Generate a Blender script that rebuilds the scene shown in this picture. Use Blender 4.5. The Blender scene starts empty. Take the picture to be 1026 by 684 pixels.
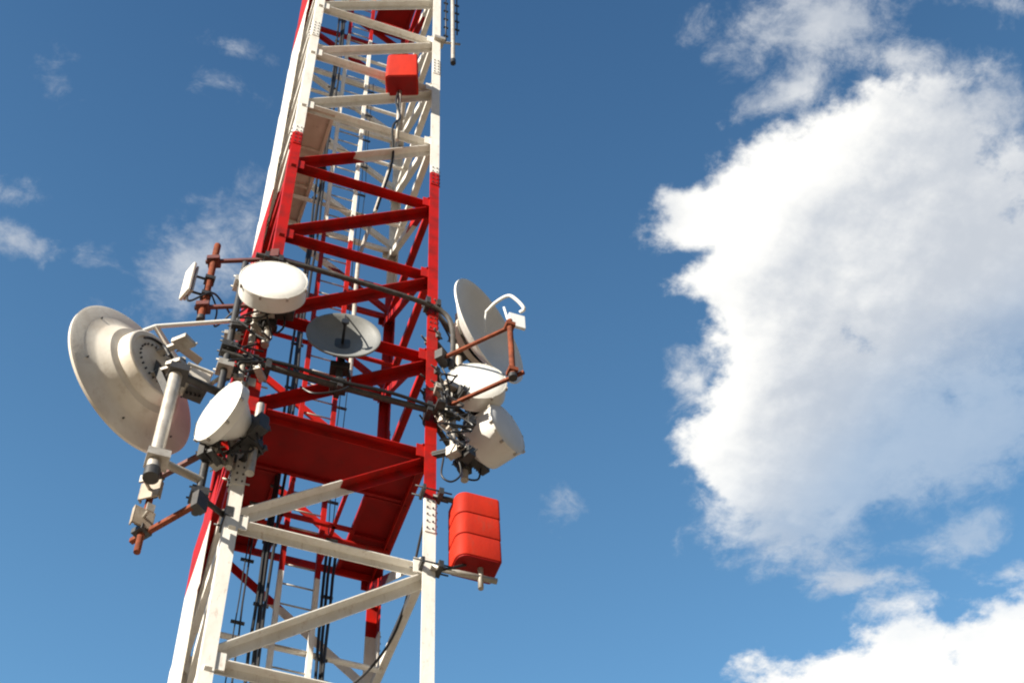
import bpy, math, random
from mathutils import Vector, Matrix
random.seed(11)
V = Vector
S = bpy.context.scene
COL = S.collection
R = math.radians

# ------------------------------------------------------------------ camera
CAM = V((-2.197, -11.132, 1.6))
F_PX = 1568.66                                 # focal length in pixels of a 1026 px wide frame
A_R = V((0.940, -0.340, -0.034)); A_D = V((0.262, 0.781, -0.567)); A_F = V((0.219, 0.524, 0.823))
A_F.normalize(); A_R = (A_R - A_R.dot(A_F)*A_F).normalized(); A_D = A_F.cross(A_R)
cd = bpy.data.cameras.new('camera'); cam = bpy.data.objects.new('camera', cd); COL.objects.link(cam)
cd.sensor_width = 36; cd.lens = F_PX/1026*36; cd.clip_start = 0.05; cd.clip_end = 20000
cam.matrix_world = Matrix(((A_R.x, -A_D.x, -A_F.x, CAM.x), (A_R.y, -A_D.y, -A_F.y, CAM.y), (A_R.z, -A_D.z, -A_F.z, CAM.z), (0, 0, 0, 1)))
S.camera = cam
S.cycles.filter_width = 2.1                      # the photograph is soft
def ray(x, y): return (A_R*((x-513)/F_PX) + A_D*((y-342)/F_PX) + A_F)
def at(x, y, v, ax=1):                         # world point seen at a pixel on the plane axis=v
    d = ray(x, y); return CAM + d*((v-CAM[ax])/d[ax])

# ------------------------------------------------------------------ light
SUN = V((-0.85, -0.40, 0.42)).normalized()
sl = bpy.data.lights.new('sun', 'SUN'); so = bpy.data.objects.new('sun', sl); COL.objects.link(so)
sl.energy = 5.0; sl.angle = R(0.53); sl.color = (1.0, 0.92, 0.79)
so.rotation_euler = SUN.to_track_quat('Z', 'Y').to_euler(); so.location = SUN*60
S.view_settings.view_transform = 'Standard'; S.view_settings.look = 'None'
S.view_settings.gamma = 1; S.view_settings.exposure = 1.0; S.view_settings.use_curve_mapping = False

# ------------------------------------------------------------------ sky with clouds (world)
W = bpy.data.worlds.new('World'); S.world = W; W.use_nodes = True
nt = W.node_tree; N = nt.nodes; L = nt.links; N.clear()
def nd(t, **k):
    n = N.new(t)
    for a, b in k.items(): setattr(n, a, b)
    return n
def sock(s, v):
    if isinstance(v, bpy.types.NodeSocket): L.new(v, s)
    else: s.default_value = v
def M_(op, a, b=None, c=None, clamp=False):
    n = nd('ShaderNodeMath', operation=op, use_clamp=clamp); sock(n.inputs[0], a)
    if b is not None: sock(n.inputs[1], b)
    if c is not None: sock(n.inputs[2], c)
    return n.outputs[0]
def VM(op, a, b=None, out=0):
    n = nd('ShaderNodeVectorMath', operation=op); sock(n.inputs[0], a)
    if b is not None: sock(n.inputs[1], b)
    return n.outputs[out]
def mixc(f, a, b, bt='MIX'):
    n = nd('ShaderNodeMix', data_type='RGBA', blend_type=bt); sock(n.inputs[0], f); sock(n.inputs[6], a); sock(n.inputs[7], b)
    return n.outputs[2]
def sstep(x, lo, hi):
    n = nd('ShaderNodeMapRange', interpolation_type='SMOOTHSTEP'); sock(n.inputs[0], x)
    n.inputs[1].default_value = lo; n.inputs[2].default_value = hi
    return n.outputs[0]
sky = nd('ShaderNodeTexSky', sky_type='NISHITA'); sky.sun_disc = False
sky.sun_elevation = math.asin(SUN.z); sky.sun_rotation = math.atan2(SUN.x, SUN.y)
sky.altitude = 300; sky.air_density = 1.0; sky.dust_density = 0.3; sky.ozone_density = 3.0
tc = nd('ShaderNodeTexCoord').outputs['Generated']
sep = nd('ShaderNodeSeparateXYZ'); L.new(tc, sep.inputs[0])
dz = M_('MAXIMUM', sep.outputs[2], 0.05)
cmb = nd('ShaderNodeCombineXYZ'); L.new(M_('DIVIDE', sep.outputs[0], dz), cmb.inputs[0]); L.new(M_('DIVIDE', sep.outputs[1], dz), cmb.inputs[1])
P = cmb.outputs[0]                              # position on the flat cloud layer, in layer heights
def layer(x, y): d = ray(x, y); return V((d.x/d.z, d.y/d.z, 0))
# domain warp, so every cloud edge is ragged
def noise(vec, scale, detail=6, rough=0.55, off=(0, 0, 0), lac=2.0, dist=0.0):
    n = nd('ShaderNodeTexNoise', noise_dimensions='3D'); n.inputs['Scale'].default_value = scale
    n.inputs['Detail'].default_value = detail; n.inputs['Roughness'].default_value = rough; n.inputs['Lacunarity'].default_value = lac
    n.inputs['Distortion'].default_value = dist
    sock(n.inputs['Vector'], VM('ADD', vec, off)); return n
warp = noise(P, 9, 3, 0.5, (3.1, 1.7, 0)).outputs['Color']
wv = VM('SUBTRACT', warp, (0.5, 0.5, 0.5))
n_sc = nd('ShaderNodeVectorMath', operation='SCALE'); L.new(wv, n_sc.inputs[0]); n_sc.inputs[3].default_value = 0.05
PW = VM('ADD', P, n_sc.outputs[0])
def blob(px, py, rx, ry, rot, amp=1.0, src=None, soft=False):
    c = layer(px, py); ex = layer(px+4, py)-c; ey = layer(px, py+4)-c
    J = Matrix(((ex.x/4, ey.x/4), (ex.y/4, ey.y/4))); Ji = J.inverted(); a = R(rot)
    Rt = Matrix(((math.cos(a)/rx, math.sin(a)/rx), (-math.sin(a)/ry, math.cos(a)/ry))); A = Rt @ Ji
    q = VM('SUBTRACT', src or PW, tuple(c))
    x = VM('DOT_PRODUCT', q, (A[0][0], A[0][1], 0), 'Value'); y = VM('DOT_PRODUCT', q, (A[1][0], A[1][1], 0), 'Value')
    r2 = M_('ADD', M_('MULTIPLY', x, x), M_('MULTIPLY', y, y))
    if soft: return M_('MULTIPLY', M_('EXPONENT', M_('MULTIPLY', r2, -1.0)), amp)
    r = M_('SQRT', r2)
    return M_('MULTIPLY', M_('SUBTRACT', 1.0, r), amp)
def union(bl):
    o = bl[0]
    for b in bl[1:]:
        n = nd('ShaderNodeMath', operation='SMOOTH_MAX'); L.new(o, n.inputs[0]); L.new(b, n.inputs[1]); n.inputs[2].default_value = 0.12; o = n.outputs[0]
    return o
dense = union([blob(850, 180, 150, 95, -26), blob(925, 170, 140, 90, 10), blob(790, 290, 112, 150, 10), blob(712, 218, 90, 40, -20, .9), blob(765, 430, 82, 110, 8, .95),
               blob(950, 300, 170, 150, 0, 1), blob(735, 290, 60, 70, 0, .95), blob(880, 400, 120, 90, -25, .9), blob(855, 462, 110, 62, -18, .85), blob(870, 722, 205, 90, -10, 1.15), blob(1012, 668, 100, 72, -28, 1)])
thin = union([blob(790, 88, 70, 34, -30, .9), blob(905, 62, 100, 36, 8, .85), blob(820, 22, 118, 66, -12, .95), blob(985, 105, 95, 60, 0, .9), blob(688, 388, 34, 48, 10, .8), blob(860, 585, 75, 26, -6, .85), blob(890, 612, 70, 22, -8, .7),
              blob(965, 535, 70, 32, -14, .95), blob(1010, 575, 40, 22, 0, .6), blob(790, 520, 115, 72, 12, 1.15), blob(960, 430, 190, 105, -20, 1.1), blob(25, 238, 68, 28, 25, .72), blob(190, 262, 125, 52, -42, .78),
              blob(248, 58, 50, 22, 20, .55), blob(228, 92, 44, 24, 10, .45), blob(108, 262, 40, 20, 0, .42), blob(55, 70, 22, 40, 0, .36), blob(690, 20, 24, 36, 30, .42),
              blob(566, 510, 26, 24, 0, .36), blob(8, 190, 32, 26, 0, .36), blob(1005, 0, 60, 24, 0, .45)])
c0 = layer(800, 300); dsun = (layer(788, 288)-c0)          # towards the sun, across the layer
n1 = noise(P, 13, 10, 0.60, (0.4, 0.2, 0)).outputs['Fac']
n1s = noise(P, 13, 10, 0.60, (0.4+dsun.x, 0.2+dsun.y, 0)).outputs['Fac']
n3 = noise(P, 42, 8, 0.62, (2.4, 1.2, 4)).outputs['Fac']
n2 = noise(PW, 30, 9, 0.68, (7.0, 2.0, 1), 2.0, .15).outputs['Fac']
nb = noise(P, 5.5, 6, 0.55, (1.3, 5.0, 2)).outputs['Fac']
def amp(x, c, a): return M_('MULTIPLY', M_('SUBTRACT', x, c), a)
fd = M_('ADD', M_('ADD', dense, amp(n1, 0.5, 1.55)), amp(n3, 0.5, .48))
ft = M_('ADD', M_('ADD', thin, amp(n2, 0.52, 1.6)), amp(n1, .5, .8))
dd = sstep(fd, -0.02, 0.32)
dt = M_('MULTIPLY', sstep(ft, 0.04, 0.85), 0.78)
veil = blob(1050, 450, 190, 130, -30, 1.3, P, True)     # lower right, where the cloud thins out to blue grey
dd = M_('MULTIPLY', dd, M_('SUBTRACT', 1.0, M_('MULTIPLY', sstep(M_('ADD', veil, amp(n1, .5, .9)), 0.0, 1.1), 0.72)))
alpha = M_('SUBTRACT', 1.0, M_('MULTIPLY', M_('SUBTRACT', 1.0, dd), M_('SUBTRACT', 1.0, dt)))
def total(bl):
    o = bl[0]
    for b in bl[1:]: o = M_('ADD', o, b)
    return o
lit = total([blob(775, 180, 150, 52, -38, 1, PW, True), blob(712, 400, 55, 200, 0, .95, PW, True), blob(830, 690, 170, 80, -12, 1.2, PW, True), blob(1000, 632, 70, 60, -25, .9, PW, True), blob(850, 300, 90, 60, -60, .3, PW, True)])
relief = M_('ADD', amp(M_('SUBTRACT', n1, n1s), 0.0, 1.7), amp(n3, .5, .15))
lit = M_('ADD', M_('ADD', lit, amp(nb, 0.5, 0.9)), relief)
br = sstep(lit, -0.25, 1.0)
core = sstep(M_('ADD', M_('ADD', blob(1010, 440, 190, 120, -22, 1.5, PW, True), blob(900, 500, 190, 60, -12, .8, PW, True)), amp(nb, 0.5, 0.7)), 0.0, 1.4)
ccol = mixc(br, (0.55, 0.59, 0.65, 1), (1.0, 0.99, 0.955, 1))
ccol = mixc(M_('MULTIPLY', core, 0.85), ccol, (0.38, 0.50, 0.66, 1))
CLOUD = 7.7; SKY_STR = 0.070
rmp = nd('ShaderNodeValToRGB'); L.new(sep.outputs[2], rmp.inputs[0])   # deep polarised blue overhead, paler towards the bottom of the view
rmp.color_ramp.elements[0].position = .62; rmp.color_ramp.elements[0].color = (1.80, 2.38, 2.18, 1)
rmp.color_ramp.elements[1].position = .95; rmp.color_ramp.elements[1].color = (0.70, 1.06, 1.20, 1)
low = rmp.color_ramp.elements.new(.52); low.color = (.14, .14, .14, 1)  # unseen sky below the view, darkened to cut ambient light
skyc = mixc(1.0, sky.outputs[0], rmp.outputs[0], 'MULTIPLY')
cs = nd('ShaderNodeVectorMath', operation='SCALE'); L.new(ccol, cs.inputs[0]); cs.inputs[3].default_value = CLOUD
up = sstep(sep.outputs[2], 0.0, 0.15)
final = mixc(M_('MULTIPLY', alpha, up), skyc, cs.outputs[0])
bg = nd('ShaderNodeBackground'); L.new(final, bg.inputs[0]); bg.inputs[1].default_value = SKY_STR
ow = nd('ShaderNodeOutputWorld'); L.new(bg.outputs[0], ow.inputs[0])

# ------------------------------------------------------------------ materials
def mat(name, col, rough=0.5, metal=0.0, col2=None, nscale=6.0, dirt=None, damt=0.35, bump=0.15, spec=0.5, stretch=(1, 1, 1)):
    m = bpy.data.materials.new(name); m.use_nodes = True; t = m.node_tree; b = t.nodes['Principled BSDF']
    b.inputs['Roughness'].default_value = rough; b.inputs['Metallic'].default_value = metal
    b.inputs['Specular IOR Level'].default_value = spec
    g = t.nodes.new('ShaderNodeNewGeometry'); mp = t.nodes.new('ShaderNodeMapping'); t.links.new(g.outputs['Position'], mp.inputs[0]); mp.inputs['Scale'].default_value = stretch
    n = t.nodes.new('ShaderNodeTexNoise'); n.inputs['Scale'].default_value = nscale; n.inputs['Detail'].default_value = 7; n.inputs['Roughness'].default_value = .62
    t.links.new(mp.outputs[0], n.inputs['Vector'])
    r = t.nodes.new('ShaderNodeValToRGB'); c2 = col2 or tuple(c*0.82 for c in col)
    r.color_ramp.elements[0].position = .32; r.color_ramp.elements[0].color = (*c2, 1); r.color_ramp.elements[1].position = .62; r.color_ramp.elements[1].color = (*col, 1)
    t.links.new(n.outputs['Fac'], r.inputs[0]); out = r.outputs[0]
    if dirt:
        n2 = t.nodes.new('ShaderNodeTexNoise'); n2.inputs['Scale'].default_value = nscale*3.3; n2.inputs['Detail'].default_value = 8; n2.inputs['Roughness'].default_value = .7
        t.links.new(mp.outputs[0], n2.inputs['Vector'])
        r2 = t.nodes.new('ShaderNodeValToRGB'); r2.color_ramp.elements[0].position = .56; r2.color_ramp.elements[1].position = .74
        r2.color_ramp.elements[0].color = (0, 0, 0, 1); r2.color_ramp.elements[1].color = (damt, damt, damt, 1)
        t.links.new(n2.outputs['Fac'], r2.inputs[0]); mx = t.nodes.new('ShaderNodeMix'); mx.data_type = 'RGBA'
        t.links.new(r2.outputs[0], mx.inputs[0]); t.links.new(out, mx.inputs[6]); mx.inputs[7].default_value = (*dirt, 1); out = mx.outputs[2]
    t.links.new(out, b.inputs['Base Color']); m['outn'] = 0
    if bump:
        bp = t.nodes.new('ShaderNodeBump'); bp.inputs['Strength'].default_value = bump; bp.inputs['Distance'].default_value = .01
        n3 = t.nodes.new('ShaderNodeTexNoise'); n3.inputs['Scale'].default_value = 28; n3.inputs['Detail'].default_value = 4
        t.links.new(g.outputs['Position'], n3.inputs['Vector']); t.links.new(n3.outputs['Fac'], bp.inputs['Height']); t.links.new(bp.outputs[0], b.inputs['Normal'])
    return m
RED = (0.43, 0.008, 0.003); WHITE = (0.82, 0.80, 0.75)
ZB = (7.03, 14.09, 21.15, 28.2)                 # heights where the aviation paint changes colour
def band_mat():
    m = mat('tower_paint', WHITE, .55, spec=.2, col2=(0.72, 0.68, 0.61), dirt=(.34, .20, .12), damt=.6, stretch=(1, 1, .35))
    t = m.node_tree; b = t.nodes['Principled BSDF']; wsrc = b.inputs['Base Color'].links[0].from_socket
    g = t.nodes.new('ShaderNodeNewGeometry'); s = t.nodes.new('ShaderNodeSeparateXYZ'); t.links.new(g.outputs['Position'], s.inputs[0])
    n = t.nodes.new('ShaderNodeTexNoise'); n.inputs['Scale'].default_value = 9; t.links.new(g.outputs['Position'], n.inputs['Vector'])
    def mm(op, a, c):
        x = t.nodes.new('ShaderNodeMath'); x.operation = op
        for i, v in enumerate((a, c)):
            if isinstance(v, (int, float)): x.inputs[i].default_value = v
            else: t.links.new(v, x.inputs[i])
        return x.outputs[0]
    z = mm('ADD', s.outputs[2], mm('MULTIPLY', n.outputs['Fac'], .05))
    a = mm('GREATER_THAN', z, ZB[1]); c = mm('LESS_THAN', z, ZB[2]); d = mm('GREATER_THAN', z, ZB[3]); e = mm('LESS_THAN', z, ZB[0])
    red = mm('MAXIMUM', mm('MAXIMUM', mm('MULTIPLY', a, c), d), e)
    nn = t.nodes.new('ShaderNodeTexNoise'); nn.inputs['Scale'].default_value = 5; nn.inputs['Detail'].default_value = 6; t.links.new(g.outputs['Position'], nn.inputs['Vector'])
    rr = t.nodes.new('ShaderNodeValToRGB'); rr.color_ramp.elements[0].position = .30; rr.color_ramp.elements[1].position = .58
    rr.color_ramp.elements[0].color = (0.22, 0.012, 0.008, 1); rr.color_ramp.elements[1].color = (*RED, 1); t.links.new(nn.outputs['Fac'], rr.inputs[0])
    mx = t.nodes.new('ShaderNodeMix'); mx.data_type = 'RGBA'; t.links.new(red, mx.inputs[0]); t.links.new(wsrc, mx.inputs[6])
    nc = t.nodes.new('ShaderNodeTexNoise'); nc.inputs['Scale'].default_value = 15; nc.inputs['Detail'].default_value = 8; nc.inputs['Roughness'].default_value = .7; t.links.new(g.outputs['Position'], nc.inputs['Vector'])
    rc_ = t.nodes.new('ShaderNodeValToRGB'); rc_.color_ramp.elements[0].position = .60; rc_.color_ramp.elements[1].position = .68
    rc_.color_ramp.elements[0].color = (0, 0, 0, 1); rc_.color_ramp.elements[1].color = (.75, .75, .75, 1); t.links.new(nc.outputs['Fac'], rc_.inputs[0])
    mk = t.nodes.new('ShaderNodeMix'); mk.data_type = 'RGBA'; t.links.new(rc_.outputs[0], mk.inputs[0]); t.links.new(rr.outputs[0], mk.inputs[6]); mk.inputs[7].default_value = (.12, .035, .025, 1)
    t.links.new(mk.outputs[2], mx.inputs[7])
    t.links.new(mx.outputs[2], b.inputs['Base Color']); return m
PAINT = band_mat()
DECK = mat('red_deck_paint', (0.30, 0.006, 0.005), .55, col2=(.20, .006, .005), dirt=(.13, .02, .015), damt=.6, nscale=3, spec=.2)
DECKW = mat('shaded_white_deck', (0.62, 0.50, 0.42), .6, col2=(.50, .38, .30), dirt=(.36, .22, .15), damt=.7, nscale=2.5)  # white deck paint, underside shade put into the tan base colour
BOXR = mat('red_fibreglass', (0.52, 0.028, 0.010), .65, spec=.15, col2=(.38, .022, .010), nscale=3, dirt=(.30, .05, .03), damt=.6, stretch=(1, 1, .3))
RADOME = mat('white_radome', (0.82, 0.81, 0.77), .5, col2=(.77, .76, .71), nscale=3, dirt=(.55, .48, .38), damt=.25)
SHELL = mat('cream_dish_paint', (0.74, 0.70, 0.63), .5, col2=(.60, .53, .44), dirt=(.34, .24, .16), damt=.5, nscale=2.2)
BIGD = mat('weathered_big_dish', (0.70, 0.66, 0.59), .55, col2=(.56, .50, .42), dirt=(.34, .25, .17), damt=.5, nscale=1.8)
MESHD = mat('grey_dish_paint', (0.20, 0.205, 0.20), .55, col2=(.15, .155, .15), nscale=3)
LGREY = mat('pale_grey_dish', (0.76, 0.77, 0.77), .5, col2=(.68, .69, .69), nscale=3)
GALV = mat('galvanised_steel', (0.50, 0.47, 0.42), .5, .35, col2=(.36, .32, .27), dirt=(.22, .11, .06), damt=.6, nscale=8)
DARK = mat('dark_steel', (0.055, 0.052, 0.050), .5, .2, col2=(.03, .03, .03), dirt=(.14, .10, .07), damt=.6, nscale=9)
RUST = mat('rusty_primer', (0.23, 0.062, 0.030), .85, 0, spec=.15, col2=(.10, .032, .02), dirt=(.40, .22, .13), damt=.6, nscale=9)
DRUST = mat('dark_oxide_paint', (0.13, 0.028, 0.020), .6, 0, col2=(.07, .02, .016), dirt=(.22, .08, .04), damt=.6, nscale=9)
CABLE = mat('black_cable', (0.018, 0.018, 0.020), .45, col2=(.012, .012, .012), nscale=12, bump=0)
OLDP = mat('weathered_plate', (0.40, 0.34, 0.27), .6, col2=(.28, .22, .16), dirt=(.2, .1, .05), damt=.6, nscale=6)
ROPE = mat('wrapped_dark_pipe', (0.075, 0.070, 0.066), .7, col2=(.03, .028, .026), dirt=(.2, .16, .12), damt=.5, nscale=14)

# ------------------------------------------------------------------ mesh helpers
class MB:
    def __init__(s): s.v = []; s.f = []; s.sm = []; s.mi = []; s.cur = 0
    def add(s, vs, fs, smooth=False):
        o = len(s.v); s.v += [V(a) for a in vs]
        for f in fs: s.f.append(tuple(i+o for i in f)); s.sm.append(smooth); s.mi.append(s.cur)
        return s
    def obox(s, c, ax, ay, az):                 # centre and three half vectors
        c, ax, ay, az = V(c), V(ax), V(ay), V(az)
        vs = [c+ax*i+ay*j+az*k for i in (-1, 1) for j in (-1, 1) for k in (-1, 1)]
        return s.add(vs, [(0, 1, 3, 2), (4, 6, 7, 5), (0, 4, 5, 1), (2, 3, 7, 6), (0, 2, 6, 4), (1, 5, 7, 3)])
    def box(s, lo, hi):
        lo, hi = V(lo), V(hi); c = (lo+hi)/2; h = (hi-lo)/2
        return s.obox(c, (h.x, 0, 0), (0, h.y, 0), (0, 0, h.z))
    def prism(s, prof, a, b, u, w):             # polygon profile (u,w) swept from a to b
        a, b, u, w = V(a), V(b), V(u), V(w); n = len(prof)
        vs = [a+u*p+w*q for p, q in prof]+[b+u*p+w*q for p, q in prof]
        fs = [tuple(range(n-1, -1, -1)), tuple(range(n, 2*n))]+[(i, (i+1) % n, n+(i+1) % n, n+i) for i in range(n)]
        return s.add(vs, fs)
    def tube(s, pts, r, seg=10, cap=True):
        pts = [V(p) for p in pts]; n = len(pts); rr = r if isinstance(r, (list, tuple)) else [r]*n
        rings = []; t0 = (pts[1]-pts[0]).normalized(); u = t0.orthogonal().normalized()
        for i, p in enumerate(pts):
            t = ((pts[min(i+1, n-1)]-p).normalized()+(p-pts[max(i-1, 0)]).normalized()).normalized()
            u = (u-t*u.dot(t)).normalized(); w = t.cross(u)
            rings.append([p+(u*math.cos(2*math.pi*k/seg)+w*math.sin(2*math.pi*k/seg))*rr[i] for k in range(seg)])
        vs = [v for g in rings for v in g]; fs = []
        for i in range(n-1):
            for k in range(seg): fs.append((i*seg+k, i*seg+(k+1) % seg, (i+1)*seg+(k+1) % seg, (i+1)*seg+k))
        s.add(vs, fs, True)
        if cap: s.add(rings[0], [tuple(range(seg-1, -1, -1))]); s.add(rings[-1], [tuple(range(seg))])
        return s
    def lathe(s, c, n, prof, seg=64, smooth=True):   # profile of (radius, height along n)
        c, n = V(c), V(n).normalized(); u = n.orthogonal().normalized(); w = n.cross(u); rings = []
        for r, h in prof:
            rings.append([c+n*h+(u*math.cos(2*math.pi*k/seg)+w*math.sin(2*math.pi*k/seg))*max(r, 1e-4) for k in range(seg)])
        vs = [v for g in rings for v in g]; fs = []
        for i in range(len(prof)-1):
            for k in range(seg): fs.append((i*seg+k, i*seg+(k+1) % seg, (i+1)*seg+(k+1) % seg, (i+1)*seg+k))
        return s.add(vs, fs, smooth)
    def build(s, name, m, parent=None, bevel=0, auto=True):
        me = bpy.data.meshes.new(name); off = V(parent['org']) if parent and 'org' in parent else V((0, 0, 0))
        me.from_pydata([tuple(v-off) for v in s.v], [], s.f); 
        for x in (m if isinstance(m, (list, tuple)) else [m]): me.materials.append(x)
        for p, sm, mi in zip(me.polygons, s.sm, s.mi): p.use_smooth = sm; p.material_index = mi
        me.validate(); 
        import bmesh
        bm = bmesh.new(); bm.from_mesh(me); bmesh.ops.remove_doubles(bm, verts=bm.verts, dist=1e-5); bmesh.ops.recalc_face_normals(bm, faces=bm.faces)
        for e in bm.edges:
            if len(e.link_faces) == 2 and e.calc_face_angle(0) > R(32): e.smooth = False
        bm.to_mesh(me); bm.free()
        o = bpy.data.objects.new(name, me); COL.objects.link(o)
        if parent: o.parent = parent; o['org'] = parent['org']
        if bevel:
            b = o.modifiers.new('bevel', 'BEVEL'); b.width = bevel; b.segments = 2; b.limit_method = 'ANGLE'
        return o
def thing(name, label, cat, loc, group=None):
    o = bpy.data.objects.new(name, None); COL.objects.link(o); o.location = loc; o['org'] = tuple(loc); o['label'] = label; o['category'] = cat
    if group: o['group'] = group
    return o
def tag(o, label=None, cat=None, group=None, kind=None):
    for k, v in (('label', label), ('category', cat), ('group', group), ('kind', kind)):
        if v: o[k] = v
    return o
def tubeo(name, pts, r, m, parent=None, seg=12): return MB().tube(pts, r, seg).build(name, m, parent)
def curve(pts, n=8):                            # Catmull-Rom
    pts = [V(p) for p in pts]; q = [pts[0]*2-pts[1]]+pts+[pts[-1]*2-pts[-2]]; out = []
    for i in range(1, len(q)-2):
        for k in range(n):
            t = k/n; a, b, c, d = q[i-1:i+3]
            out.append(((b*2)+(c-a)*t+(a*2-b*5+c*4-d)*t*t+(b*3-a-c*3+d)*t**3)*.5)
    return out+[pts[-1]]

# ------------------------------------------------------------------ ground
gm = mat('dry_sandy_ground', (0.24, 0.19, 0.13), .95, col2=(.17, .13, .085), nscale=.35, dirt=(.26, .22, .17), damt=.7, bump=.4)
g = MB(); n = 24
g.add([(x*3000/n*2-3000, y*3000/n*2-3000, 0) for y in range(n+1) for x in range(n+1)], [(j*(n+1)+i, j*(n+1)+i+1, (j+1)*(n+1)+i+1, (j+1)*(n+1)+i) for j in range(n) for i in range(n)])
tag(g.build('ground', gm), kind='structure')
cm = mat('concrete', (0.36, 0.34, 0.31), .85, nscale=4)
tag(MB().box((-2.2, -2.2, 0.004), (2.2, 2.2, 0.30)).build('foundation_slab', cm, bevel=.03), kind='structure')

# ------------------------------------------------------------------ the tower
H = 1.8088; Z0 = 13.06; ZTOP = Z0+H*11.3
T = thing('lattice_tower', 'square steel lattice tower painted in broad red and white bands', 'tower', (0, 0, 0.3))
def zk(k): return Z0+H*k
CR = [(-1, -1), (1, -1), (1, 1), (-1, 1)]
LW = 0.132; TH = 0.016; CC = 1.055
for gx, gy in CR:
    m = MB(); sx, sy = gx*CC, gy*CC
    m.prism([(0, 0), (LW, 0), (LW, TH), (TH, TH), (TH, LW), (0, LW)], (sx, sy, 0.3), (sx, sy, ZTOP), (-gx, 0, 0), (0, -gy, 0))
    m.box((sx-.2, sy-.2, .3), (sx+.2, sy+.2, .33))
    for k in range(-6, 11, 2):                  # splice plates with rows of bolts
        z = zk(k)+H*.5-.15
        m.obox((sx-gx*LW*.5, sy+gy*.006, z), (LW*.42, 0, 0), (0, .006, 0), (0, 0, .26))
        m.obox((sx+gx*.006, sy-gy*LW*.5, z), (.006, 0, 0), (0, LW*.42, 0), (0, 0, .26))
        m.cur = 1
        for j in range(5):
            for d in (.036, .096):
                m.tube([(sx-gx*d, sy+gy*.012, z-.21+j*.105), (sx-gx*d, sy+gy*.026, z-.21+j*.105)], .010, 6)
                m.tube([(sx+gx*.012, sy-gy*d, z-.21+j*.105), (sx+gx*.026, sy-gy*d, z-.21+j*.105)], .010, 6)
        m.cur = 0
    for k in range(-7, 11):                     # gusset plates at the joints, behind the flanges
        z = zk(k)
        m.obox((sx-gx*.12, sy-gy*(TH+.008), z), (.10, 0, 0), (0, .007, 0), (0, 0, .10))
        m.obox((sx-gx*(TH+.008), sy-gy*.12, z), (.007, 0, 0), (0, .10, 0), (0, 0, .10))
    m.build('leg', [PAINT, DARK], T)
def angle_bar(name, a, b, out, w=.105, t=.012, kind=0):
    if kind == 0: w = .19
    a, b, out = V(a), V(b), V(out); d = (b-a).normalized(); up = out.cross(d); 
    if up.z < 0: up = -up
    m = MB()
    if kind == 0:   prof = [(0, w/2), (-t, w/2), (-t, -w/2+t), (-.07, -w/2+t), (-.07, -w/2), (0, -w/2)]          # web outside, flange inward at the bottom
    else:           prof = [(w*.6, w*.42), (-w*.4, w*.42), (-w*.4, -w*.5), (-w*.4+t, -w*.5), (-w*.4+t, w*.42-t), (w*.6, w*.42-t)]   # flange outward on top, web behind
    m.prism(prof, a, b, out, up)
    return m.build(name, PAINT, T)
FACES = [(0, 1, (0, -1, 0)), (1, 2, (1, 0, 0)), (2, 3, (0, 1, 0)), (3, 0, (-1, 0, 0))]
for k in range(-7, 11):
    for i, j, out in FACES:
        o = V(out); pa, pb = V((*CR[i], 0))*CC, V((*CR[j], 0))*CC; dr = (pb-pa).normalized()
        lf = out[0] == -1; dd_ = TH+(.010 if lf else .075)      # the left face has wide webs set just behind the leg flanges
        a = pa+dr*.03-o*dd_; b = pb-dr*.03-o*dd_
        z = V((0, 0, zk(k)))
        angle_bar('horizontal_beam', a+z, b+z, out, kind=0 if lf else 1)
        if k < 10: angle_bar('diagonal_brace', a+z+V((0, 0, .06))-o*.016, b+V((0, 0, zk(k+1)-.06))-o*.016, out, w=.12, kind=0 if lf else 1)
    if k >= 0 and k < 10: tubeo('ladder_support', [(-.97, .47, zk(k)-.02), (.97, .47, zk(k)-.02)], .032, PAINT, T)
# sheet side panels on the left face, slightly fanned so their outer edge is stepped
for k in (-1, 0, 3, 4, 5, 6, 7, 8, 9, 10):
    z0_, z1_ = zk(k)+.006, zk(k+1)-.006; x0 = -CC-.028
    MB().add([(x0-q, y, z) for q in (0, .008) for y, z in ((-.12, z0_), (1.06, z0_), (1.15, z1_), (-.03, z1_))],
             [(0, 1, 2, 3), (7, 6, 5, 4), (0, 4, 5, 1), (1, 5, 6, 2), (2, 6, 7, 3), (3, 7, 4, 0)]).build('side_panel', PAINT, T)
# climbing ladder
lad = MB()
for x in (-.21, .19): lad.box((x-.028, .37, 9.2), (x+.028, .43, ZTOP-.2))
LA = lad.build('ladder', PAINT, T)
z = 9.4; 
while z < 32.4:
    tubeo('rung', [(-.19, .40, z), (.17, .40, z)], .011, GALV, LA, 6); z += .30
# platforms
def deck(z, rects, m, name='platform_deck'):
    q = MB()
    for x0, y0, x1, y1 in rects:
        q.box((x0, y0, z), (x1, y1, z+.012))
        for s in (x0+.0, x1-.05): q.box((s, y0+.004, z-.055), (s+.05, y1-.004, z-.003))
        nn = max(1, int((y1-y0)/.6))
        for i in range(nn+1):
            y = y0+.004+(y1-y0-.048)*i/nn; q.box((x0+.053, y, z-.045), (x1-.053, y+.04, z-.003))
    return q.build(name, m, T)
deck(zk(1)+.075, [(-.99, -.215, -.45, .99), (-.99, -.98, .99, -.22), (.50, -.215, .99, .99)], DECK)
deck(zk(5)+.075, [(-.99, -.97, -.50, .97)], DECKW)
deck(zk(9)+.62, [(.30, -.30, .965, .93)], DECK)
for a, b in (((-.44, .30), (.49, .30)), ((-.30, -.20), (-.30, .98)), ((.30, -.20), (.30, .98))):
    z = zk(1)+.03; MB().box((min(a[0], b[0])-.02, min(a[1], b[1])-.02, z-.05), (max(a[0], b[0])+.02, max(a[1], b[1])+.02, z)).build('hatch_frame', PAINT, T)

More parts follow.
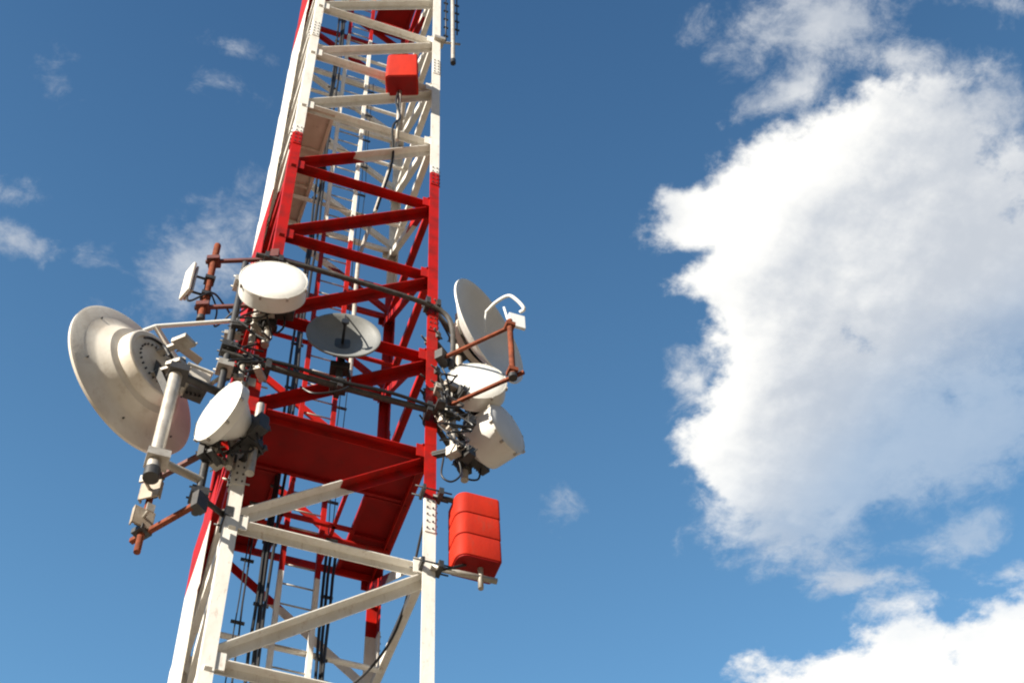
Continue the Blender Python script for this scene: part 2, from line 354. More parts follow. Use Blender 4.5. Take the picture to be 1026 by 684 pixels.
# ------------------------------------------------------------------ dish antennas
def nrm(az, el=0): return V((math.cos(R(az))*math.cos(R(el)), math.sin(R(az))*math.cos(R(el)), math.sin(R(el))))
def mount(t, C, n, back, leg, zoff=(.22, -.25), pr=.045, plen=.55, pm=None, radio=True, arm=None):
    """vertical pipe behind the dish, clamps on it, arms from the pipe to the tower leg and a radio unit"""
    pp = C-n*(back+.13); pm = pm or GALV
    tubeo('mount_pipe', [pp+V((0, 0, -plen)), pp+V((0, 0, plen))], pr, pm, t, 16)
    side = n.cross(V((0, 0, 1)))
    for dz in (.16, -.16):
        c = MB(); c.obox(pp+V((0, 0, dz))+n*.05, n*.10, side*.09, V((0, 0, .028))); c.obox(pp+V((0, 0, dz))-n*.075, n*.018, side*.10, V((0, 0, .035)))
        for s in (-1, 1): c.tube([pp+V((0, 0, dz))+side*.08*s-n*.12, pp+V((0, 0, dz))+side*.08*s+n*.05], .009, 6)
        c.build('clamp', DARK, t, .004)
    if leg is not None:
        for dz in zoff:
            a = pp+V((0, 0, dz)); b = V((leg[0], leg[1], a.z)); 
            m = MB(); m.tube([a, b], .034, 10); d = (b-a).normalized(); sd = d.cross(V((0, 0, 1)))
            m.obox(b-d*.02, d*.03, sd*.10, V((0, 0, .06))); m.obox(a, d*.065, sd*.065, V((0, 0, .05)))
            m.tube([b+sd*.09-d*.09, b+sd*.09+d*.09], .01, 6); m.tube([b-sd*.09-d*.09, b-sd*.09+d*.09], .01, 6)
            m.build('mount_arm', arm or DARK, t)
    if radio:
        c = C-n*(back+.02)-side*.17+V((0, 0, -.06)); m = MB(); m.obox(c, n*.055, side*.10, V((0, 0, .11)))
        for i in range(5): m.obox(c-n*.062+side*(-.08+.04*i), n*.010, side*.006, V((0, 0, .10)))
        m.build('radio_unit', DARK, t, .008)
        tubeo('jumper_cable', curve([c-V((0, 0, .11)), c-V((0, 0, .26))-n*.05, c-V((0, 0, .22))-n*.16+side*.08, pp+V((0, 0, -.12))-n*.05, pp+V((0, 0, .1))-n*.07, V((leg[0], leg[1], pp.z+.2)) if leg else pp+V((0, 0, .4))]), .012, CABLE, t, 8)
def drum(label, C, az, D, depth, cone, leg, el=0, m_front=RADOME, m_side=RADOME, lip=True, back=None, **k):
    C = V(C); n = nrm(az, el); r = D/2
    t = thing('drum_antenna', label, 'antenna', C)
    MB().lathe(C, n, [(0, .035), (r*.35, .031), (r*.7, .018), (r*.93, .004), (r*.965, -.006), (r*.97, -.02)]).build('radome', m_front, t)
    s = MB().lathe(C, n, [(r*.972, -.03), (r*.975, .004), (r, .0), (r, -.03), (r*.985, -.035), (r*.985, -depth), (r*(.985-.2*cone), -depth-.02-.02*cone)]); s.build('shroud', m_side, t)
    bd = back or .14
    MB().lathe(C, n, [(r*(.985-.2*cone), -depth-.018-.02*cone), (r*.55*(1-.3*cone)+.02, -depth-bd*.75), (.10, -depth-bd), (.09, -depth-bd-.06), (0, -depth-bd-.06)]).build('back_shell', m_side, t)
    side = n.cross(V((0, 0, 1)))
    for i in range(8):
        a = i*math.pi/4+.3; p = C-n*.02+(side*math.cos(a)+V((0, 0, 1))*math.sin(a))*(r+.006); MB().obox(p, n*.022, side*.012, V((0, 0, .012))).build('rim_clip', GALV, t)
    mount(t, C, n, depth+bd, leg, **k)
    return t
def reflector(t, C, n, D, sag, m_in, m_out, th=.012, rimw=.02):
    r = D/2; pr = [(r*i/14, sag*((i/14)**2-1)) for i in range(15)]
    o = MB().lathe(C, n, pr+[(r+rimw, .002), (r+rimw, -.022), (r*.985, -.024)]+[(r*i/14*.985, sag*((i/14)**2-1)-th-.004) for i in range(13, 0, -1)]+[(0, -sag-th-.004)], 72)
    ob = o.build('reflector', [m_in, m_out], t)
    for p in ob.data.polygons:
        if p.index >= 0:
            c = V(p.center)+V(t['org'])-C; h = c.dot(n); rr = (c-n*h).length
            p.material_index = 0 if p.normal.dot(n) > 0 and rr < r else 1
    return ob

FL, FR = (-1, -1), (1, -1)
drum('white round drum dish facing out, highest dish on the left corner of the tower', (-1.048, -1.60, 16.482), -100, .765, .20, .5, FL, plen=.62)
drum('tilted looking white drum dish beside the big cream dish, seen as a narrow oval', (-1.361, -1.5, 14.05), -153, .71, .10, 1.0, FL, back=.26, zoff=(.2, -.12))
drum('white drum dish under the large pale grey dish, behind the lower rusty arm', at(478.5, 381, -1.15), -104, .69, .20, .6, FR, zoff=(.10, -.2))
drum('pale drum dish facing right, lowest dish on the right of the tower', at(508.5, 429, -.95), -57, .66, .36, .1, FR, m_front=LGREY, plen=.45)

# grey dish in front of the tower
C = V((-.146, -1.35, 16.162)); n = nrm(-100)
t = thing('dish_antenna', 'dark grey open dish with a thin feed rod in front of the red lattice', 'antenna', C)
reflector(t, C, n, .80, .13, MESHD, MESHD)
UZ = V((0, 0, 1)); fd_ = C+n*.16; sd = n.cross(V((0, 0, 1)))
m = MB().tube([C-n*.12, C+n*.10, fd_], [.016, .016, .028], 10).tube([fd_, fd_+n*.03], .045, 12); m.build('feed_horn', CABLE, t)
m = MB().tube([C+V((0, 0, .39)), fd_+V((0, 0, .02))], .009, 6); m.build('feed_strut', CABLE, t)
pp = C-n*.24
tubeo('mount_pipe', [pp+V((0, 0, -.75)), pp+V((0, 0, .2))], .04, DARK, t, 14)
for c_, h_ in ((C-n*.17+V((0, 0, -.03)), (.05, .09, .12)), (pp+V((0, 0, -.33)), (.07, .11, .05)), (pp+V((0, 0, -.66)), (.07, .09, .07))): MB().obox(c_, n*h_[0], sd*h_[1], UZ*h_[2]).build('clamp', DARK, t, .006)
tubeo('jumper_cable', curve([C-n*.2-V((0, 0, .1)), pp+V((.12, -.03, -.5)), pp+V((.05, -.1, -.82)), pp+V((-.25, -.04, -.95)), pp+V((-.4, .05, -.78))]), .012, CABLE, t, 8)

def zat(y, X, Y):                                # height on the vertical line (X,Y) seen at image row y
    lo, hi = 5, 35
    for _ in range(50):
        mz = (lo+hi)/2; q = V((X, Y, mz))-CAM; yy = 342+F_PX*q.dot(A_D)/q.dot(A_F)
        if yy > y: lo = mz
        else: hi = mz
    return mz

# big cream dish seen from behind
C = V((-2.254, -.8, 15.073)); n = nrm(125.2); r = 1.72/2; side = n.cross(V((0, 0, 1))); UZ = V((0, 0, 1))
t = thing('dish_antenna', 'very large weathered cream dish seen from behind, far left of the tower', 'antenna', C)
prof = [(0, -.17), (r*.5, -.13), (r*.9, -.03), (r, 0), (r+.03, .004), (r+.035, -.03), (r+.005, -.045), (r*.86, -.065), (r*.74, -.10), (r*.70, -.12), (r*.60, -.215), (r*.50, -.235)]
ref = MB().lathe(C, n, prof, 96).build('reflector', BIGD, t)
hub = MB().lathe(C, n, [(r*.50, -.232), (r*.49, -.30), (r*.475, -.37), (r*.455, -.38), (r*.40, -.375), (r*.385, -.355), (r*.2, -.35), (0, -.35)], 72).build('hub_ring', SHELL, t)
hc = C-n*.35
m = MB()
for a0, a1, rr, w in ((20, 150, .30, .016),):
    m.tube([hc-n*.05+(side*math.cos(R(a))+UZ*math.sin(R(a)))*rr for a in range(a0, a1, 8)], w, 8)
m.tube(curve([hc-n*.05+side*.0+UZ*.30, hc-n*.16+side*(-.05)+UZ*.12, hc-n*.2+UZ*.0]), .02, 8)
m.build('waveguide', CABLE, t)
m = MB()
for i in range(24):
    a = i*math.pi/12; p = hc-n*.012+(side*math.cos(a)+UZ*math.sin(a))*.24; m.tube([p, p-n*.02], .011, 6)
m.build('bolt_ring', DARK, t)
for i in range(6):
    a = i*math.pi/3+.5; p = C-n*.072+(side*math.cos(a)+UZ*math.sin(a))*(r*.84); MB().tube([p, p-n*.022], .010, 6).build('rim_bolt', DARK, t)
PX, PY = -1.80, -1.28
pole_top = at(178.5, 366, PY); PX = pole_top.x; PT_ = pole_top.z; PB_ = zat(474, PX, PY)
m = MB().tube([(PX, PY, PB_), (PX, PY, PT_)], .068, 20); m.build('mount_pipe', GALV, t)
for z in (PB_-.02, PT_-.02): MB().tube([(PX, PY, z-.05), (PX, PY, z+.07)], .080, 20).build('pipe_cap', DARK, t)
pv = V((PX, PY, PT_-.55))
m = MB()
for dz in (.25, -.18):
    p = V((PX, PY, C.z+dz)); q = hc+UZ*dz*.9; d = (q-p); L_ = d.length; d.normalize()
    m = MB(); m.obox((p+q)/2, d*(L_/2), UZ*.022, side*.035); m.obox(p, d*.085, side*.085, UZ*.03); m.tube([p-d*.11+side*.07, p+d*.14+side*.07], .012, 6); m.build('tilt_bracket', GALV, t, .005)
m = MB(); q = hc+UZ*.02; m.obox((pv+q)/2, (q-pv)*.4, side*.035, UZ*.10); m.build('pivot_plate', DARK, t)
# white side strut from dish rim to the corner pipe
s0 = at(140, 333, -.85); s1 = at(240, 321, -.95); sk = at(156, 327, -.87)
tubeo('side_strut', [s0, sk, s1], .026, RADOME, t, 10)
s2 = at(178, 362, -.70)
m = MB(); d = (s2-sk).normalized(); m.obox((s2+sk)/2, d*((s2-sk).length/2), d.cross(n).normalized()*.035, n*.02); m.build('side_plate', SHELL, t)
# mounting arms of the pole
py_ = -1.15; px_ = at(217, 408, py_).x
m = MB().tube([(PX, PY, PT_-.14), (px_, py_, PT_-.10)], .045, 12); m.obox((PX+.02, PY, PT_-.14), (.10, 0, .0), (0, .11, 0), (0, 0, .05)); m.build('mount_arm', DARK, t)
m = MB().tube([(PX, PY, PB_+.22), (px_, py_, PB_+.22)], .042, 12); m.obox((PX+.02, PY, PB_+.22), (.11, 0, 0), (0, .10, 0), (0, 0, .05)); m.build('mount_arm', GALV, t)
ang = at(172, 342, -1.02); ang2 = at(199, 362, -.92)
m = MB(); d = (ang2-ang).normalized(); m.prism([(-.07, 0), (.07, 0), (.07, .012), (-.058, .012), (-.058, .10), (-.07, .10)], ang, ang2, UZ, d.cross(UZ).normalized()); m.build('angle_plate', OLDP, t)

# radio cabinet by the pole
cc = at(195, 385, -.95)
t = thing('radio_cabinet', 'small cream equipment box clamped between the big dish pole and the corner pipe', 'equipment box', cc)
m = MB(); m.obox(cc, (.13, .02, 0), (-.02, .11, 0), (0, 0, .13)); m.build('cabinet', SHELL, t, .012)
m = MB(); m.obox(cc+V((0, 0, .155)), (.145, .022, 0), (-.022, .125, 0), (0, 0, .012)); m.build('lid', RADOME, t, .006)
m = MB(); m.obox(cc+V((.02, .0, -.155)), (.10, .015, 0), (-.015, .09, 0), (0, 0, .016)); 
for i in range(4): m.tube([cc+V((-.06+.045*i, 0, -.15)), cc+V((-.06+.045*i, 0, -.21))], .014, 8)
m.build('cable_gland', DARK, t)
MB().tube([cc+V((-.12, 0, -.05)), V((PX+.03, PY, cc.z-.05))], .03, 8).build('bracket', GALV, t); MB().tube([cc+V((.12, 0, 0)), V((px_, py_, cc.z))], .025, 8).build('bracket', GALV, t)

# corner pipe that carries the left-hand dishes
t = thing('mounting_pipe', 'dark vertical pipe standing off the left corner of the tower behind the dishes', 'pipe', (px_, py_, 12.9))
MB().tube([(px_, py_, 12.9), (px_, py_, 17.35)], .04, 14).build('pipe', DARK, t)
for z in (13.15, 13.84, 15.25, 15.60, 16.9):
    m = MB(); m.obox((px_, py_, z), (.085, 0, 0), (0, .085, 0), (0, 0, .05)); m.tube([(px_, py_, z), (-1.0, -.95, z)], .028, 8); m.obox((-1.03, -.94, z), (.04, 0, 0), (0, .12, 0), (0, 0, .07))
    for s in (-1, 1): m.tube([(px_-.11, py_+s*.07, z+.02), (px_+.11, py_+s*.07, z+.02)], .011, 6); m.tube([(-1.13, -.94+s*.09, z), (-.85, -.94+s*.09, z)], .011, 6)
    m.build('clamp', GALV if z in (13.84, 16.9, 15.25) else DARK, t)

# large grey dish on the right
C = at(491, 331, -1.0); n = nrm(-54); side = n.cross(UZ)
t = thing('dish_antenna', 'large pale grey dish with a curved feed pipe on the right side', 'antenna', C)
reflector(t, C, n, 1.43, .27, LGREY, RADOME)
MB().lathe(C, n, [(.33, -.262), (.31, -.34), (.14, -.36), (.12, -.42), (0, -.42)], 40).build('hub_ring', SHELL, t)
f0 = C-n*.25
pts = curve([f0, C+n*.05+V((0, 0, .02)), C+n*.42+V((0, 0, .03)), C+n*.56+V((0, 0, -.01)), C+n*.58+V((0, 0, -.13)), C+n*.50+V((0, 0, -.17))])
a0 = at(487, 313, -1.25); a1 = at(497, 303, -1.40); a2 = at(509, 296.5, -1.52); a3 = at(517, 300, -1.56); a4 = at(525, 309, -1.56); a5 = at(521, 313, -1.5)
tubeo('feed_pipe', curve([a0, a1, a2, a3, a4, a5], 6), .022, RADOME, t, 10)
tubeo('feed_strut', curve([a0, at(486, 322, -1.2), at(487, 333, -1.12)], 6), .012, LGREY, t, 8)
m = MB(); m.tube([at(505, 308, -1.45), at(511, 327, -1.5)], .016, 8); fc = at(518, 322, -1.5); m.obox(fc, (.10, 0, 0), (0, .02, .0), (0, .0, .13)); m.build('feed_plate', LGREY, t, .004)
mount(t, C, n, .34, FR, zoff=(.15, -.5), plen=.75)

# rusty outrigger frame, right
t = thing('outrigger_frame', 'rusty brown pipe frame in front of the right-hand dishes', 'pipe frame', (1.0, -1.0, 15.9))
za = 16.62
A0 = at(443, 359, za, 2); A1 = at(510, 328, za, 2)
zb = at(455, 404, A0.y, 1).z; B0 = at(448, 407, 15.72, 2); B1 = at(522, 374, 15.72, 2)
dA = (A1-A0).normalized(); dB = (B1-B0).normalized()
for a, b in ((A0, A1+dA*.05), (B0, B1+dB*.04)):
    d = (b-a).normalized(); sd = d.cross(UZ); MB().prism([(-.02, -.02), (.02, -.02), (.02, .02), (-.02, .02)], a, b, sd, UZ).build('outrigger_arm', RUST, t, .004)
    m = MB().obox(a, d*.05, sd*.09, UZ*.08); m.build('clamp', DARK, t)
mid = (A1+B1)/2; px2, py2 = A1.x, A1.y
top = V((A1.x, A1.y-.03, A1.z+.10)); bot = V((A1.x, A1.y-.03, B1.z-.12))
MB().tube([bot, top], .034, 14).build('mast_pipe', RUST, t)
for z in (A1.z, B1.z):
    MB().obox((A1.x, A1.y-.02, z), (.055, 0, 0), (0, .055, 0), (0, 0, .03)).build('clamp', RUST, t)
MB().tube([bot-V((0, 0, .02)), bot+V((0, 0, .04))], .05, 14).build('pipe_cap', DARK, t)

# rusty outrigger with small panel, upper left
zt = 17.75
A0 = V((-1.04, -1.02, zt-.02)); p1 = at(213, 262, zt, 2); p2 = at(205.5, 306, 16.95, 2)
PXl, PYl = (p1.x+p2.x)/2, (p1.y+p2.y)/2
t = thing('outrigger_frame', 'rusty pipe on two dark arms reaching out from the upper left corner', 'pipe frame', (-1, -1, 16.9))
ztop = zat(246, PXl, PYl); zbot = zat(320, PXl, PYl)
MB().tube([(PXl, PYl, zbot), (PXl, PYl, ztop)], .042, 14).build('mast_pipe', RUST, t)
MB().tube([(PXl, PYl, zbot-.02), (PXl, PYl, zbot+.05)], .05, 14).build('pipe_cap', DARK, t)
for y0 in (262, 308):
    zz = zat(y0, PXl, PYl); a = V((-1.0, -1.02, zz)); b = V((PXl, PYl, zz)); d = (b-a).normalized(); sd = d.cross(UZ)
    MB().prism([(-.022, -.022), (.022, -.022), (.022, .022), (-.022, .022)], a, b+d*.10, sd, UZ).build('outrigger_arm', DRUST, t, .004)
    MB().obox(b, d*.075, sd*.075, UZ*.035).build('clamp', DRUST, t); MB().obox(a, d*.05, sd*.1, UZ*.08).build('clamp', DRUST, t)
pc = at(198, 281, PYl-.05, 1); pc = V((PXl-.24, PYl-.02, zat(283, PXl-.24, PYl)))
t = thing('panel_antenna', 'small flat white panel antenna hanging on the upper left rusty pipe', 'antenna', pc)
nn = nrm(-160, 0); sd = nn.cross(UZ)
MB().obox(pc, nn*.022, sd*.10, UZ*.30).build('radome', SHELL, t, .015)
MB().obox(pc-nn*.045, nn*.012, sd*.09, UZ*.26).build('back_plate', GALV, t)
for dz in (.17, -.17): MB().tube([pc-nn*.04+UZ*dz, V((PXl, PYl, pc.z+dz))], .016, 8).obox((PXl, PYl, pc.z+dz), (.06, 0, 0), (0, .06, 0), (0, 0, .03)).build('bracket', DARK, t)
tubeo('jumper_cable', curve([pc-UZ*.30-nn*.03, pc-UZ*.38+V((.08, 0, 0)), V((PXl+.06, PYl-.05, pc.z-.15)), V((PXl+.25, PYl+.15, pc.z-.05)), V((PXl+.4, PYl+.3, pc.z+.05)), V((-1.08, -1.05, pc.z-.3))]), .013, CABLE, t, 8)
tubeo('jumper_cable', curve([V((PXl+.04, PYl, pc.z-.05)), V((PXl+.16, PYl+.05, pc.z-.32)), V((PXl+.2, PYl+.1, zbot+.1)), V((-1.2, -1.15, zbot+.25))]), .011, CABLE, t, 8)

# rusty outrigger, lower left, with two small antennas
X3, Y3 = -1.86, -.75
q = at(147, 512, Y3, 1); X3 = q.x
zt3, zb3 = zat(478, X3, Y3), zat(553, X3, Y3)
t = thing('outrigger_frame', 'rusty pipe frame hanging low on the left below the big dish', 'pipe frame', (-1, -1, zb3))
MB().tube([(X3, Y3, zb3), (X3, Y3, zt3)], .034, 14).build('mast_pipe', RUST, t)
for y0, e, mm in ((477, at(206, 452, -.95), DRUST), (533, at(200, 503, -.95), RUST)):
    zz = zat(y0, X3, Y3); b = V((X3, Y3+.05, zz)); a = V((px_, py_, e.z)); a.z = zz
    # the arm runs back to the corner pipe
    a = V((-1.22, -.72, zz)); a = at(e.x*0+ (206 if y0 < 500 else 200), (453 if y0 < 500 else 503), zz, 2); d = (b-a).normalized(); sd = d.cross(UZ)
    MB().prism([(-.026, -.026), (.026, -.026), (.026, .026), (-.026, .026)], a, b+d*.12, sd, UZ).build('outrigger_arm', mm, t, .004)
    MB().obox(b-V((0, .05, 0)), d*.07, sd*.07, UZ*.03).build('clamp', DARK, t); MB().obox(a, d*.04, sd*.07, UZ*.10).build('clamp', DARK, t)
for i, (y0, lab) in enumerate(((497, 'small square plate antenna on the low left rusty pipe, the upper one'), (525, 'small square plate antenna on the low left rusty pipe, the lower one'))):
    zz = zat(y0, X3, Y3); c = V((X3-.02, Y3-.08, zz)); nn = nrm(-125 if i == 0 else -75); sd = nn.cross(UZ)
    t = thing('plate_antenna', lab, 'antenna', c, 'plate antennas on the low pipe')
    MB().obox(c, nn*.010, sd*.105, UZ*.12).obox(c-nn*.02+sd*.10, nn*.03, sd*.008, UZ*.12).obox(c-nn*.02-sd*.10, nn*.03, sd*.008, UZ*.12).build('plate', OLDP, t, .004)
    MB().tube([c, c+nn*.14], .018, 8).obox(c+nn*.15, nn*.01, sd*.04, UZ*.05).build('feed', GALV, t)
    MB().obox(c-nn*.04, nn*.04, sd*.05, UZ*.05).build('clamp', DARK, t)

# dark horizontal mounting pipes across the front face
t = thing('cross_pipe', 'dark wrapped pipe crossing the front by the highest drum dish, its right end bent down', 'pipe', (-1.3, -1.15, 17.6))
pts = [(-1.25, -1.13, 17.64), (-.6, -1.14, 17.66), (.2, -1.15, 17.63), (.85, -1.14, 17.60), (1.12, -1.12, 17.52), (1.22, -1.10, 17.30), (1.24, -1.08, 16.9), (1.22, -1.06, 16.5)]
MB().tube(curve(pts), .033, 12).build('pipe', ROPE, t)
for x in (-1.12, -.95, .9, 1.03): MB().obox((x, -1.10, 17.645), (.025, 0, 0), (0, .085, 0), (0, 0, .06)).build('clamp', DARK, t)
t = thing('cross_pipe', 'dark wrapped pipe running across the front under the grey open dish', 'pipe', (-1.3, -1.15, 15.46))
MB().tube(curve([(-1.42, -1.16, 15.50), (-.6, -1.15, 15.46), (.3, -1.15, 15.45), (1.3, -1.15, 15.46)]), .036, 12).build('pipe', ROPE, t)
MB().tube(curve([(-1.3, -1.12, 15.58), (-.7, -1.22, 15.50), (-.1, -1.21, 15.47), (.5, -1.22, 15.49), (1.2, -1.19, 15.45)]), .020, 8).build('strapped_cable', CABLE, t)
for x in (-1.05, -.9, -.1, .93, 1.05): MB().obox((x, -1.12, 15.47), (.03, 0, 0), (0, .09, 0), (0, 0, .08)).build('clamp', DARK, t)

# clamp and feeder clusters at the corners
def cluster(label, c, seed, nb=6, ext=.22, hgt=.3):
    rnd = random.Random(seed); c = V(c); t = thing('clamp_cluster', label, 'hardware', c, 'clamp clusters on the tower corners')
    m = MB(); m.tube([c+V((0, 0, -hgt)), c+V((0, 0, hgt))], .036, 12); m.build('stub_pipe', GALV, t)
    for i in range(nb):
        p = c+V((rnd.uniform(-ext, ext), rnd.uniform(-ext*.6, ext*.3), rnd.uniform(-hgt, hgt))); a = rnd.uniform(0, 3.1)
        u = V((math.cos(a), math.sin(a), 0)); w = V((-u.y, u.x, 0)); mm = MB()
        k = rnd.random()
        if k < .5: mm.obox(p, u*rnd.uniform(.05, .10), w*rnd.uniform(.02, .05), V((0, 0, rnd.uniform(.02, .06))))
        elif k < .8: mm.tube([p-u*.11, p+u*.11], .03, 12); mm.tube([p-u*.13, p-u*.10], .04, 12)
        else: mm.obox(p, u*.07, w*.05, V((0, 0, .07)))
        for s in (-1, 1): mm.tube([p+w*.03*s-u*.12, p+w*.03*s+u*.12], .008, 6)
        mm.build('clamp', rnd.choice([DARK, DARK, GALV]), t, .003)
    for i in range(3):
        q = [c+V((rnd.uniform(-ext, ext), rnd.uniform(-ext, .0), -hgt+2*hgt*j/4+rnd.uniform(-.05, .05))) for j in range(5)]
        tubeo('jumper_cable', curve(q), .012, CABLE, t, 8)
    return t
cluster('clamps and black jumper leads behind the highest left drum dish', (-1.12, -1.14, 16.15), 3, 7, .22, .35)
cluster('clamps and leads where the lower dark pipe meets the left corner', (-1.16, -1.1, 15.4), 5, 6, .2, .22)
cluster('clamps and connectors under the narrow oval drum dish', (-1.12, -1.16, 13.95), 8, 8, .20, .30)
cluster('cluster of black connectors beside the lowest right drum dish', (1.22, -1.12, 15.15), 12, 10, .20, .36)
cluster('clamps and leads between the right corner and the white drum dish', (1.16, -1.1, 15.85), 21, 7, .16, .3)
t = tag(tubeo('loop_cable', curve([(1.18, -1.12, 14.95), (1.27, -1.14, 14.75), (1.30, -1.14, 14.5), (1.2, -1.12, 14.36), (1.1, -1.1, 14.45), (1.12, -1.1, 14.75)]), .011, CABLE), 'loop of thin black cable hanging beside the right leg above the lower red box', 'cable')

# ------------------------------------------------------------------ red boxes
def redbox(label, c, w, dpt, h, bands, rt=.07, yaw=0, flare=0):
    c = V(c); t = thing('equipment_housing', label, 'housing', c)
    n = 7; prof = []
    def rc(cx, cy, a0, rr):
        for i in range(n): a = R(a0+90*i/(n-1)); prof.append((cx+rr*math.cos(a), cy+rr*math.sin(a)))
    hw, hd = w/2, dpt/2; r1 = rt*1.7; r2 = .03
    rc(-hw+r1, -hd+r1, 180, r1); rc(hw-r2, -hd+r2, 270, r2); rc(hw-r2, hd-r2, 0, r2); rc(-hw+r2, hd-r2, 90, r2)
    prof = [(x*math.cos(yaw)-y*math.sin(yaw), x*math.sin(yaw)+y*math.cos(yaw)) for x, y in prof]
    nseg = bands; sh = h/nseg
    for i in range(nseg):
        z0 = c.z-h/2+sh*i; m = MB(); k = len(prof)
        lv = [(z0+.008, .975+flare), (z0+.018, 1.0+flare), (z0+sh-.03, .99), (z0+sh-.010, .97)]
        vs = [(c.x+x*s, c.y+y*s, z) for z, s in lv for x, y in prof]
        fs = [(j*k+a, j*k+(a+1) % k, (j+1)*k+(a+1) % k, (j+1)*k+a) for j in range(len(lv)-1) for a in range(k)]+[tuple(range(k-1, -1, -1)), tuple((len(lv)-1)*k+a for a in range(k))]
        m.add(vs, fs); o = m.build('shell_segment', BOXR, t)
        for p in o.data.polygons: p.use_smooth = abs(p.normal.z) < .5
    m = MB(); k = len(prof); vs = [(c.x+x*.93, c.y+y*.93, z) for z in (c.z-h/2-.01, c.z+h/2-.012) for x, y in prof]
    m.add(vs, [(a, (a+1) % k, k+(a+1) % k, k+a) for a in range(k)]+[tuple(range(k-1, -1, -1)), tuple(k+a for a in range(k))]).build('inner_core', DECK, t)
    return t
bc = at(474.5, 520, -1.05); z1 = at(474, 497, -1.2).z; z0 = at(474, 556, -1.2).z
bx = 1.46
t = redbox('bright red ribbed box on white brackets beside the right leg, low on the tower', (bx, -1.08, (z1+z0)/2-.02), .47, .33, z1-z0+.05, 3)
m = MB()
zt = z1+.12
m.tube([(1.02, -1.05, zt-.10), (bx+.02, -1.08, zt-.10)], .03, 10); m.build('bracket', DARK, t)
zl = z0-.18
m = MB().tube([(1.0, -1.08, zl), (bx+.22, -1.10, zl)], .032, 10).tube([(bx+.05, -1.10, zl-.16), (bx+.05, -1.10, zl+.30)], .028, 10); m.build('bracket', GALV, t)
for z in (zl, zt-.1):
    m = MB().obox((1.085, -1.08, z), (.025, 0, 0), (0, .08, 0), (0, 0, .045)).obox((.90, -1.08, z), (.015, 0, 0), (0, .08, 0), (0, 0, .04))
    for s in (-1, 1): m.tube([(.80, -1.08+.06*s, z), (1.20, -1.08+.06*s, z)], .010, 6)
    m.build('clamp', DARK, t)
m = MB().tube([(bx+.02, -1.08, zt-.14), (bx+.02, -1.08, zt+.02)], .028, 10).tube([(bx-.06, -1.12, zt+.0), (bx+.14, -1.04, zt+.0)], .016, 8); m.build('top_lug', GALV, t)
tubeo('jumper_cable', curve([(bx-.08, -1.08, z0-.02), (bx-.16, -1.12, z0-.10), (1.12, -1.1, z0-.2), (1.02, -1.05, z0-.16)]), .014, CABLE, t, 8)
c2 = at(404, 68, -1.22); zA = at(404, 54, -1.36).z; zB_ = at(404, 76, -1.36).z
t = redbox('red box hanging in the upper white section of the tower', (c2.x, -1.2, (zA+zB_)/2), .47, .33, zA-zB_, 1, .03, R(-20), .05)
m = MB().tube([(c2.x, -1.1, zB_-1.6), (c2.x, -1.1, zB_+.02)], .03, 8); m.build('mount_pipe', GALV, t)
for z in (zB_+.15, zA-.15): MB().obox((c2.x, -1.08, z), (.06, 0, 0), (0, .06, 0), (0, 0, .04)).build('clamp', DARK, t)
tubeo('jumper_cable', curve([(c2.x-.02, -1.1, zB_), (c2.x-.06, -1.15, zB_-.5), (c2.x+.02, -1.12, zB_-.9), (c2.x-.08, -1.12, zB_-1.3), (c2.x-.0, -.9, zB_-1.9), (c2.x-.1, -.6, zB_-2.8)]), .018, CABLE, t, 8)

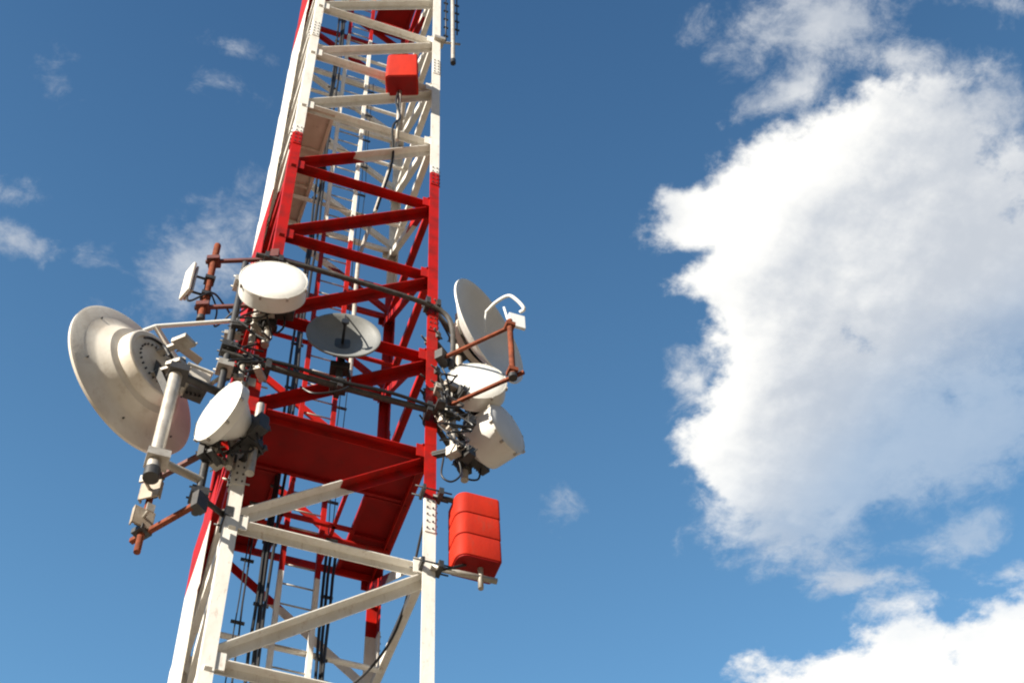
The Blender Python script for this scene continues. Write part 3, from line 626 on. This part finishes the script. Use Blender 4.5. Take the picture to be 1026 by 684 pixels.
# ------------------------------------------------------------------ stick antennas, top right
mt = at(454, 62, -1.05); mx_ = mt.x
t = thing('stick_antenna', 'grey stick antenna standing off the right leg at the top of the picture', 'antenna', (mx_, -1.05, mt.z))
MB().tube([(mx_, -1.05, mt.z+.05), (mx_, -1.05, mt.z+3.3)], .035, 12).build('mast', GALV, t)
MB().tube([(mx_, -1.05, mt.z-.06), (mx_, -1.05, mt.z+.06)], .045, 12).build('base_cap', CABLE, t)
zz = mt.z+.75
MB().tube([(1.0, -1.03, zz-.12), (mx_+.12, -1.06, zz)], .022, 8).obox((1.03, -1.03, zz-.1), (.09, 0, 0), (0, .09, 0), (0, 0, .04)).build('bracket', GALV, t)
for dx, z0_, col in ((-.115, .8, CABLE), (.085, 1.2, CABLE)):
    m = MB().tube([(mx_+dx, -1.02, mt.z+z0_), (mx_+dx, -1.02, mt.z+3.3)], .013, 8)
    for j in range(5): m.obox((mx_+dx, -1.02, mt.z+z0_+.35*j+.2), (.04, 0, 0), (0, .012, 0), (0, 0, .018))
    m.build('dipole', col, t)

# ------------------------------------------------------------------ feeder cables inside the tower
def feeder(label, x, y, n, spread, z0, z1, rad, seed, grp='feeder cables inside the tower'):
    rnd = random.Random(seed); t = thing('feeder_cable', label, 'cable', (x, y, z0), grp)
    for i in range(n):
        ph = rnd.uniform(0, 6); pts = []; zz = z0
        bx_, by_ = x+(i-(n-1)/2)*spread, y+rnd.uniform(-.03, .03)
        while zz <= z1:
            pts.append((bx_+.012*math.sin(zz*1.3+ph)+rnd.uniform(-.006, .006), by_+.012*math.cos(zz*1.1+ph), zz)); zz += .45
        MB().tube(pts, rad*rnd.choice([1, 1, .7]), 8).build('cable_run', CABLE, t)
    z = z0+.6
    while z < z1: MB().obox((x, y+.04, z), (spread*n*.5+.01, 0, 0), (0, .012, 0), (0, 0, .015)).build('hanger', DARK, t); z += H/2
feeder('thick bundle of black feeder cables left of the ladder', -.46, -.2, 3, .045, 6, 32.5, .024, 1)
feeder('thin black feeder cables at the far left inside the tower', -.62, .1, 2, .06, 6, 14.9, .010, 4)
feeder('black feeder cables right of the ladder', .31, .35, 3, .038, 6, 14.9, .017, 2)
feeder('thin pair of black cables running up the whole lattice just right of the ladder', .30, .46, 2, .06, 14.9, 27, .008, 7)
m = MB().tube(curve([at(405, 96, -.7), at(399, 140, -.2), at(380, 200, .1), at(364, 245, .3), at(358, 272, .35), (.35, .35, 17.5)]), .03, 10)
tag(m.build('slanting_conduit', GALV), 'slanting grey conduit crossing the white lattice below the hanging red box', 'conduit')
m = MB().tube(curve([(.98, -.9, 13.9), (.9, -.3, 12.9), (.6, .2, 12.5), (.34, .34, 12.6)]), .014, 8)
tag(m.build('hanging_cable', CABLE), 'single black cable drooping from the right leg across the lowest white bay', 'cable')
